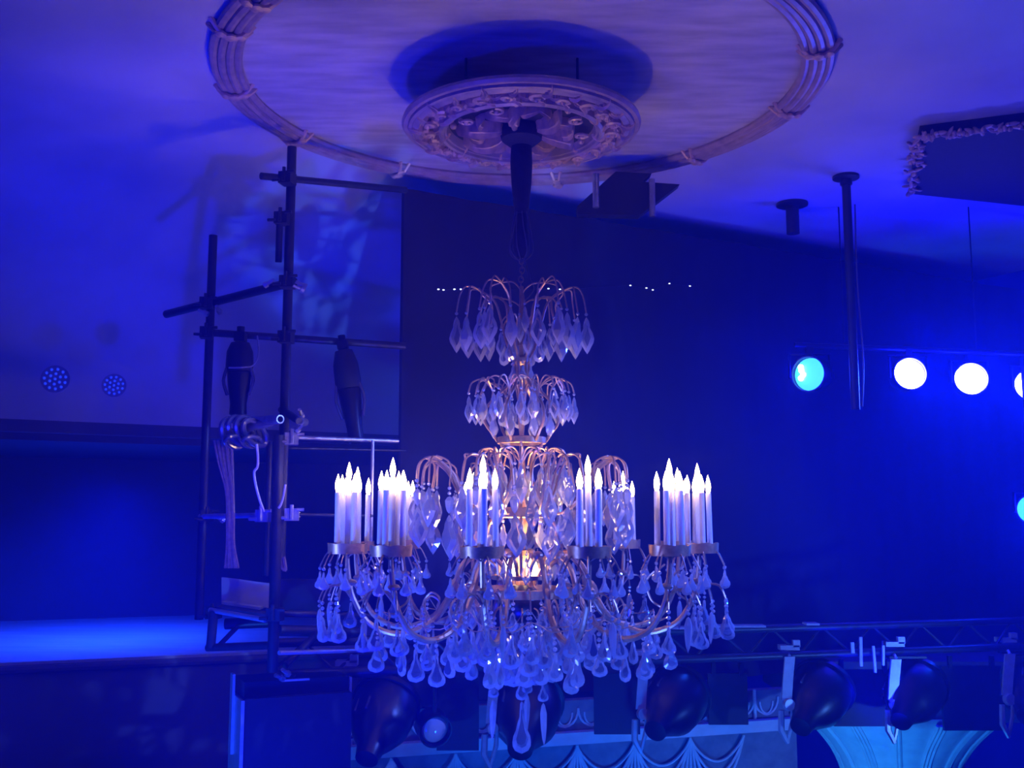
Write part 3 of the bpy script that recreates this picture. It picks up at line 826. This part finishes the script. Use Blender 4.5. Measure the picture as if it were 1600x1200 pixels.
for px, py, Y in ((458, 446, 6.48), (462, 440, 6.48), (428, 437, 6.5), (310, 484, 7.05), (338, 478, 7.05), (468, 640, 6.4), (474, 662, 6.4), (336, 806, 7.0), (430, 1055, 6.4), (441, 1046, 6.4)):
    link('bolt', bme, 'steel', sf, W(px, py, Y) - base, (random.uniform(0, 3), 0, random.uniform(0, 3)))
# side bar hanging on the coupler
pipe2((437, 345, 6.55), (435, 410, 6.6), 0.022, 'tube_end')
# work platform
def slab(pts, Y, depth, name, m):
    pix_prism(pts, Y, depth, base).build(name, m, sf, smooth=False)
slab([(346, 902), (421, 912), (421, 950), (346, 940)], 6.95, 0.03, 'toe_board', 'deck')
slab([(346, 940), (405, 949), (405, 953), (346, 944)], 6.85, 0.30, 'platform_board', 'yoke')
slab([(336, 948), (418, 960), (418, 969), (336, 957)], 6.75, 0.16, 'platform_board', 'pipe')
pipe2((328, 953, 6.72), (415, 969, 6.45), 0.016, 'platform_edge', 'yoke')
pipe2((334, 955, 6.7), (329, 1012, 6.7), 0.030, 'leg', 'pipe')
pipe2((324, 1012, 6.72), (432, 1008, 6.5), 0.024, 'base_rail', 'pipe')
pipe2((343, 1008, 6.75), (372, 978, 6.8), 0.016, 'brace', 'pipe')
pipe2((352, 975, 6.9), (420, 972, 6.9), 0.035, 'cross_tube', 'pipe')
slab([(436, 905), (560, 905), (560, 955), (436, 955)], 7.05, 0.04, 'toe_board', 'pipe')
pipe2((436, 958, 6.6), (600, 964, 7.0), 0.022, 'base_rail', 'pipe')
pipe2((436, 985, 6.7), (560, 988, 7.1), 0.035, 'base_rail', 'pipe')
pipe2((446, 1040, 6.5), (500, 985, 6.9), 0.022, 'brace', 'pipe')
pipe2((436, 1020, 6.4), (600, 1015, 7.2), 0.014, 'base_rail', 'yoke')

# coiled hose on the stub
c = W(390, 675, 6.4)
hs = thing('hose_coil', 'shiny dark coiled hose wrapped around the scaffold tube', 'hose', c)
def loop(cx, cy, rx, ry, tilt, name='hose_loop', rad=0.018, m='hose'):
    pts = [W(cx + rx * math.cos(a) + tilt * math.sin(a), cy + ry * math.sin(a), 6.38 + 0.10 * math.sin(a + .7)) - c for a in [2 * pi * i / 28 for i in range(29)]]
    MB().tube(pts, rad, 8, False).build(name, m, hs)
loop(363, 677, 16, 22, 6); loop(376, 674, 18, 22, 8); loop(388, 674, 18, 22, 8); loop(398, 676, 16, 20, 8); loop(366, 690, 14, 9, 0, rad=.013); loop(394, 690, 15, 8, 0, rad=.013)
pipe2((372, 672, 6.42), (438, 655, 6.30), 0.030, 'core_tube', 'hose', hs, c)
# tan cable bundle below it
c = W(352, 690, 6.5)
rb_ = thing('cable_bundle', 'tan cable bundle hanging down inside the scaffold tower', 'cable', c)
for k, (x0, x1, x2) in enumerate(((335, 354, 352), (341, 357, 358), (347, 360, 363), (354, 363, 368), (362, 364, 372))):
    pts = [W(x0, 688, 6.5), W((x0 * .6 + x1 * .4), 725, 6.5), W(x1, 770, 6.5), W(x1 + 1, 810, 6.5), W(x1 + 1, 850, 6.5), W(x2, 888, 6.5)]
    MB().tube(smooth_path([p_ - c for p_ in pts], 4), 0.010 + 0.003 * (k % 2), 6).build('cable_strand', 'rope', rb_)
c = W(402, 690, 6.35)
wc = thing('white_cord', 'thin pale cord dangling from the hose coil to the lower rail', 'cord', c)
MB().tube(smooth_path([W(x, y, 6.35) - c for x, y in ((401, 694), (403, 715), (402, 730), (397, 738), (400, 760), (407, 785), (413, 800))], 5), 0.008, 6).build('strand', 'cord', wc)
MB().tube(smooth_path([W(x, y, 6.4) - c for x, y in ((446, 757), (443, 775), (439, 788), (435, 794))], 5), 0.007, 6).build('strand', 'cord', wc)
c = W(440, 850, 6.5)
wc = thing('hanging_strap', 'pale strap loop hanging low on the scaffold pole', 'strap', c)
MB().tube(smooth_path([W(x, y, 6.5) - c for x, y in ((438, 842), (437, 865), (440, 885), (446, 890), (443, 870))], 5), 0.012, 6).build('loop', 'rope', wc)

# lanterns hanging from the scaffold rails
def moving_head(px, py0, py1, Y, wpx, lean, label):
    top = W(px, py0, Y); L = top.z - W(px, py1, Y).z; R_ = wpx * mpp(Y) / 2
    t = thing('hanging_lantern', label, 'stage lantern', top, 'lanterns hung on the scaffold', rot=(0, -lean, 0))
    b = MB(); b.tube([(0, 0, 0.05), (0, 0, -0.05)], R_ * .3, 10); b.box((0, 0, -.02), (R_ * .8, .08, .06)); b.build('clamp', 'blackmetal', t)
    b = MB(); b.lathe([(0, -.05), (R_ * .7, -.06), (R_ * 1.0, -L * .22), (R_ * 1.05, -L * .40), (R_ * .95, -L * .46), (0, -L * .46)], 20, flat=.8); b.build('base_housing', 'darkbox', t)
    b = MB(); b.lathe([(0, -L * .47), (R_ * .92, -L * .47), (R_ * .85, -L * .6), (R_ * .62, -L * .85), (R_ * .66, -L * .98), (R_ * .5, -L), (0, -L * .97)], 20, flat=.85); b.build('head', 'blackmetal', t)
    for s_ in (-1, 1): MB().tube(smooth_path([(s_ * R_ * .9, -.02, -L * .42), (s_ * R_ * 1.12, -.02, -L * .58), (s_ * R_ * .8, -.02, -L * .75)], 4), R_ * .13, 8).build('yoke_arm', 'hose', t)
    return t, R_, L
t, R_, L = moving_head(376, 522, 650, 7.0, 42, 0.0, 'stage lantern with glossy head hanging above the hose coil')
chn = MB().tube(smooth_path([(R_ * 1.4, -.05, -.02), (R_ * 1.55, -.05, -L * .25), (R_ * 1.3, -.08, -L * .40), (R_ * .7, -.12, -L * .44), (-R_ * .4, -.14, -L * .45)], 6), 0.006, 5); chn.build('safety_chain', 'steel', t)
moving_head(535, 535, 695, 7.2, 40, 0.16, 'dim stage lantern leaning under the upper scaffold rail, left of the drape')

# ================================================================== lighting rig along the bottom
zrig = W(530, 1050, 7.0).z
def rigY(px): return 1.0 / (1 / 7.0 + (px - 530) / 1070.0 * (1 / 8.4 - 1 / 7.0))
p0 = Vector((W(420, 1050, rigY(420)).x, rigY(420), zrig)); p1 = Vector((W(1760, 1000, rigY(1760)).x, rigY(1760), zrig))
rg = thing('lighting_truss', 'dark lighting truss running along the bottom of the view', 'truss', p0)
MB().tube([(0, 0, 0), p1 - p0], 0.030, 10).build('lower_chord', 'pipe', rg)
up_ = Vector((0, 0.06, 0.19))
MB().tube([up_, p1 - p0 + up_], 0.030, 10).build('upper_chord', 'pipe', rg)
n = 16
for k in range(n):
    a = (p1 - p0) * (k / n); bq = (p1 - p0) * ((k + .5) / n) + up_; cq = (p1 - p0) * ((k + 1) / n)
    MB().tube([a, bq, cq], 0.011, 6).build('lacing_bar', 'pipe', rg)
# cable tray plates that catch the light
for px, w_ in ((1152, 84), (1268, 20), (1060, 30)):
    Y = rigY(px) - .05; c_ = Vector((W(px, 1000, Y).x, Y, zrig + 0.225))
    b = MB(); b.box(c_ - p0, (w_ * mpp(Y), 0.12, 0.014)); b.build('cable_tray', 'yoke', rg, smooth=False)
for px, py, w_, h_ in ((1345, 1018, 6, 44), (1366, 1030, 5, 40), (1380, 1024, 5, 30), (1332, 1012, 7, 16)):
    Y = rigY(px) - .06; c_ = W(px, py, Y)
    b = MB(); b.box(c_ - p0, (w_ * mpp(Y) * .7, 0.02, h_ * mpp(Y)), Matrix.Rotation(random.uniform(-.05, .05), 3, 'Y')); b.build('cable_drop', 'yoke', rg, smooth=False)

def lantern(cx, cy, rpx, axis, yx, y0, y1, label, tail=1.0, yaw=0.0):
    Y = rigY(cx) + .02; c_ = W(cx, cy, Y); R_ = rpx * mpp(Y)
    t = thing('stage_lantern', label, 'stage lantern', c_, 'stage lanterns on the truss')
    d = Vector(axis).normalized(); Q = align(d)        # d points out of the lens
    b = MB(); b.lathe([(0, -R_ * 1.75 * tail), (R_ * .34, -R_ * 1.7 * tail), (R_ * .42, -R_ * 1.25 * tail), (R_ * .66, -R_ * .9), (R_ * .92, -R_ * .45), (R_ * 1.0, R_ * .1), (R_ * .98, R_ * .55), (R_ * .93, R_ * .55), (R_ * .9, 0), (0, -R_ * .1)], 28, R=Q)
    b.build('body', 'blackmetal', t)
    b = MB(); b.lathe([(R_ * .97, R_ * .50), (R_ * 1.07, R_ * .50), (R_ * 1.07, R_ * .66), (R_ * .97, R_ * .66), (R_ * .97, R_ * .50)], 28, R=Q); b.build('hood_ring', 'blackmetal', t)
    for k in range(5):
        a = 2 * pi * k / 14 - .4
        MB().box(Q @ Vector((R_ * .93 * math.cos(a), R_ * .93 * math.sin(a), -R_ * .35)), (R_ * .06, R_ * .06, R_ * .5), Q).build('cooling_fin', 'hose', t, smooth=False)
    # yoke strap on the left, bar over the top, second strap behind
    xl = W(yx, y0, Y - R_ * .6); xm = W(yx - 3, (y0 + y1) / 2, Y - R_ * .6); xb = W(yx - 5, y1, Y - R_ * .6)
    w_ = 15 * mpp(Y) / 2
    b = MB(); pts = [xl - c_, xm - c_, xb - c_]
    vs = []
    for p_ in pts:
        for (dx, dy) in ((-w_, -.012), (w_, -.012), (w_, .012), (-w_, .012)): vs.append(p_ + Vector((dx, dy, 0)))
    fs = [[0, 1, 2, 3], [8, 11, 10, 9]]
    for i in range(2):
        for k in range(4): fs.append([i * 4 + k, (i + 1) * 4 + k, (i + 1) * 4 + (k + 1) % 4, i * 4 + (k + 1) % 4])
    b.add(vs, fs); b.build('yoke', 'yoke', t, smooth=False)
    b = MB(); b.box(xl - c_ + Vector((R_ * .55, .12, 0.0)), (R_ * 1.35, .05, .016)); b.build('yoke_bar', 'blackmetal', t, smooth=False)
    b = MB(); b.lathe([(0, -.02), (w_ * 1.1, -.02), (w_ * 1.25, 0), (w_ * 1.1, .03), (0, .03)], 12, xb - c_ + Vector((0.01, -.01, -.03)), align((0.2, -1, .1))); b.build('tilt_knob', 'yoke', t)
    # tail handle below the knob
    q0 = xb - c_ + Vector((-.01, 0, -.07)); tl = 48 * mpp(Y)
    b = MB(); b.tube([q0 + Vector((-.03, 0, 0)), q0 + Vector((-.035, 0, -tl * .6)), q0 + Vector((.01, 0, -tl))], [.022, .024, .016], 6)
    b.tube([q0 + Vector((.05, 0, .03)), q0 + Vector((.045, 0, -tl * .35)), q0 + Vector((.005, 0, -tl))], [.012, .016, .014], 6); b.build('handle', 'yoke', t)
    # clamp to the chord
    b = MB(); ctop = Vector((xl.x - c_.x, .0, zrig + .02 - c_.z)); b.box(ctop + Vector((.02, -.03, .03)), (.14, .09, .035)); b.box(ctop + Vector((.07, -.05, .06)), (.05, .05, .05))
    b.tube([ctop + Vector((0, -.02, .02)), xl - c_], .012, 6); b.build('clamp', 'yoke', t, smooth=False)
    return t, c_, Q, R_
lantern(597, 1118, 50, (0.15, .75, .55), 533, 1060, 1118, 'large round black stage lantern next to the box floodlight')
lantern(822, 1112, 54, (0.1, .85, .4), 772, 1070, 1130, 'round black stage lantern behind the long crystal drops')
lantern(1052, 1098, 48, (.45, .8, .35), 1006, 1042, 1108, 'round black stage lantern right of the crystal drops')
lantern(1278, 1088, 46, (.55, .7, .45), 1234, 1026, 1094, 'stage lantern with silver yoke left of the fluted column head')
lantern(1428, 1082, 44, (.55, .7, .45), 1400, 1030, 1094, 'stage lantern with silver yoke in front of the fluted column head')
lantern(1612, 1078, 44, (.5, .8, .4), 1578, 1022, 1086, 'stage lantern with silver yoke at the right edge of the frame')

# small lantern with a visible lens
Y = rigY(675) + .05; c_ = W(679, 1140, Y); R_ = 26 * mpp(Y)
t = thing('stage_lantern', 'small stage lantern showing a pale oval lens beside the large round one', 'stage lantern', c_, 'stage lanterns on the truss')
Q = align((.35, -.9, -.25))
b = MB(); b.lathe([(0, -R_ * 1.3), (R_ * .8, -R_ * 1.25), (R_, -R_ * .8), (R_, R_ * .3), (R_ * .92, R_ * .3), (R_ * .9, 0), (0, 0)], 24, R=Q); b.build('body', 'blackmetal', t)
b = MB(); b.lathe([(R_ * .78, R_ * .02), (R_ * .6, R_ * .14), (R_ * .3, R_ * .2), (0, R_ * .22)], 24, R=Q); b.build('lens', 'lensglint', t)
b = MB(); b.tube([(0, 0, R_ * .9), (0, 0, zrig - c_.z)], .015, 8); b.build('hanger', 'blackmetal', t)

# box floodlight at the left end
c_ = W(455, 1125, 6.75); k_ = mpp(6.75)
bf = thing('box_floodlight', 'large black box floodlight with a pale side plate at the lower left', 'floodlight', c_, rot=(0, 0, math.radians(24)))
b = MB(); bw, bd, bh = 160 * k_, 0.42, 116 * k_
b.box((0, 0, -.06), (bw, bd, bh)); b.build('casing', 'darkbox', bf, smooth=False)
b = MB(); b.box((0, .02, bh / 2 - .02), (bw * .98, bd * .8, .10)); b.build('lid', 'blackmetal', bf, smooth=False)
b = MB(); b.box((-bw / 2 - .012, -.02, -.06), (.02, bd * .96, bh * .98)); b.build('side_plate', 'yoke', bf, smooth=False)
b = MB(); b.box((-bw / 2 - .03, .05, .06), (.016, .09, bh * 1.0)); b.build('side_bracket', 'yoke', bf, smooth=False)
b = MB(); b.box((bw / 2 + .012, -.1, .02), (.016, .07, bh * 1.0)); b.build('side_bracket', 'yoke', bf, smooth=False)
b = MB(); b.box((-.02, -bd / 2 + .03, bh / 2 + .032), (.17, .02, .012)); b.build('handle', 'yoke', bf, smooth=False)
b = MB(); b.tube([(0, 0, bh / 2), (0, .0, zrig - c_.z + .02)], .02, 8); b.build('hanger', 'blackmetal', bf)
# flat black flags hanging on the truss
def flag(x0, y0, x1, y1, label):
    Y = rigY((x0 + x1) / 2) + (.32 if x0 < 800 else .24 if x0 < 1100 else .48); c_ = W((x0 + x1) / 2, y0, Y)
    t = thing('light_flag', label, 'flag', c_, 'black flags hung on the truss')
    w_ = (x1 - x0) * mpp(Y); h_ = (y1 - y0) * mpp(Y)
    b = MB(); b.box((0, 0, -h_ / 2), (w_, .03, h_)); b.build('panel', 'darkbox', t, smooth=False)
    for s_ in (-1, 1): MB().box((s_ * w_ * .35, -.01, .03), (.03, .04, .10)).build('hook', 'blackmetal', t, smooth=False)
flag(684, 1058, 748, 1166, 'narrow black flag right of the small lens lantern')
flag(928, 1052, 998, 1142, 'black flag between the crystal drops and the next lantern')
flag(1106, 1052, 1166, 1128, 'small black flag right of the third lantern')
flag(1300, 1046, 1395, 1130, 'black flag between the two silver yoke lanterns')
flag(1470, 1040, 1562, 1136, 'black flag above the right end of the fluted column head')

# ================================================================== lower balcony front with frieze
zf = W(560, 1186, 7.45).z
P0 = W(560, 1186, 7.45); P1 = on_plane(1232, 1140, zf)
dv = (P1 - P0).normalized(); nv = Vector((-dv.y, dv.x, 0)); Lf = (P1 - P0).length
bf2 = thing('carved_balcony', 'pale carved plaster balcony front below the lighting truss', 'balcony', P0)
def fp(t, n_, z): return dv * t + nv * n_ + Vector((0, 0, z))
def fbox(t0, t1, n0, n1, z0, z1, name, m):
    vs = [fp(t, n_, z) for t in (t0, t1) for n_ in (n0, n1) for z in (z0, z1)]
    MB().add(vs, [[0, 1, 3, 2], [4, 6, 7, 5], [0, 4, 5, 1], [2, 3, 7, 6], [0, 2, 6, 4], [1, 5, 7, 3]]).build(name, m, bf2, smooth=False)
T0, T1 = -0.68, Lf + 0.12
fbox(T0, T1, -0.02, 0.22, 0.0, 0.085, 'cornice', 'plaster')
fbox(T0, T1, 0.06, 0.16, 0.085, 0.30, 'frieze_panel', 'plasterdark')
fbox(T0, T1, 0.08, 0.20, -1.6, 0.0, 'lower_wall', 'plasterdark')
wv = 0.21; n = int((T1 - T0) / wv)
arc = [(wv * .5 * math.cos(a), 0, .13 * math.sin(a)) for a in [pi * i / 10 for i in range(11)]]
for k in range(n):
    t = T0 + (k + .5) * wv
    MB().tube([fp(t + a[0], .05, .245 - a[2]) for a in arc], .009, 6).build('scallop_rib', 'plaster', bf2)
    MB().tube([fp(t + a[0] * .55, .05, .215 - a[2] * .7) for a in arc], .007, 6).build('scallop_rib', 'plaster', bf2)
    if k % 3 == 0:
        MB().tube([fp(t - wv * .5, .045, .085), fp(t - wv * .5, .045, .31)], .014, 6).build('frieze_post', 'plaster', bf2)
for k in range(8):
    t0 = T0 + k * .46
    for s_, dz in ((0, .18), (1, .27), (2, .36)):
        pts = [fp(t0 + .46 * (i / 12), .05, -.03 - dz * math.sin(pi * i / 12) ** .8) for i in range(13)]
        MB().tube(pts, .010, 6).build('swag', 'plaster', bf2)
    for dx in (-.10, -.05, 0, .05, .10):
        MB().tube(smooth_path([fp(t0, .05, -.02), fp(t0 + dx * .6, .05, -.2), fp(t0 + dx * 1.3, .05, -.5)], 4), .010, 6).build('tassel_fold', 'plaster', bf2)
for t in (0.55 * Lf, 0.78 * Lf):
    b = MB(); b.box(fp(t, .05, .11), (.10, .05, .04)); b.build('rosette', 'yoke', bf2)

# fluted trumpet-shaped column head
YF = 10.0; cF = W(1402, 1140, YF); cF.z = W(1402, 1132, YF - 0.92).z; kF = mpp(YF)
fc = thing('column_head', 'pale fluted trumpet-shaped column head at the bottom right', 'column', cF)
prof_ = [(152, 6), (152, -2), (146, -10), (131, -24), (112, -44), (94, -70), (82, -100), (76, -140), (74, -220)]
seg = 96; vs, fs = [], []
for (rr, yy) in prof_:
    for k in range(seg):
        a = 2 * pi * k / seg; fl_ = 1 + 0.022 * (abs(math.sin(a * 8)) - .5)
        vs.append((rr * kF * fl_ * math.cos(a), rr * kF * fl_ * math.sin(a), yy * kF))
for i in range(len(prof_) - 1):
    for k in range(seg): fs.append([i * seg + k, i * seg + (k + 1) % seg, (i + 1) * seg + (k + 1) % seg, (i + 1) * seg + k])
fs.append(list(range(seg)))
MB().add(vs, fs).build('flared_shaft', 'plaster', fc)
for k in range(16):
    a = 2 * pi * (k + .0) / 16 + .05
    for da in (-.045, 0.0, .045) if k % 2 == 0 else (-.02, .02):
        pts = smooth_path([((rr * kF + .006) * math.cos(a + da * min(1.2, 110 / rr + .1)), (rr * kF + .006) * math.sin(a + da * min(1.2, 110 / rr + .1)), yy * kF) for rr, yy in prof_[1:]], 3)
        MB().tube(pts, .017, 6).build('flute_rib', 'plaster', fc)
fbB = MB(); fbB.box((0.25, 0.25, .26), (2.3, 2.3, .50)); fbB.build('abacus', 'wall', fc, smooth=False)

# ------------------------------------------------------------------ stage haze
hm = bpy.data.materials.new('stage_haze'); hm.use_nodes = True; nt = hm.node_tree
nt.nodes.remove(nt.nodes['Principled BSDF'])
vsn = nt.nodes.new('ShaderNodeVolumeScatter'); vsn.inputs['Density'].default_value = 0.045; vsn.inputs['Anisotropy'].default_value = 0.0
vsn.inputs['Color'].default_value = (0.08, 0.12, 1, 1)
nt.links.new(vsn.outputs[0], nt.nodes['Material Output'].inputs['Volume'])
M['haze'] = hm
b = MB(); b.box((0, 6, ZC - 0.5), (18, 14, 6.15))
o = b.build('stage_haze', 'haze', smooth=False)
tag(o, 'thin blue stage haze filling the air of the hall', 'haze', kind='stuff')
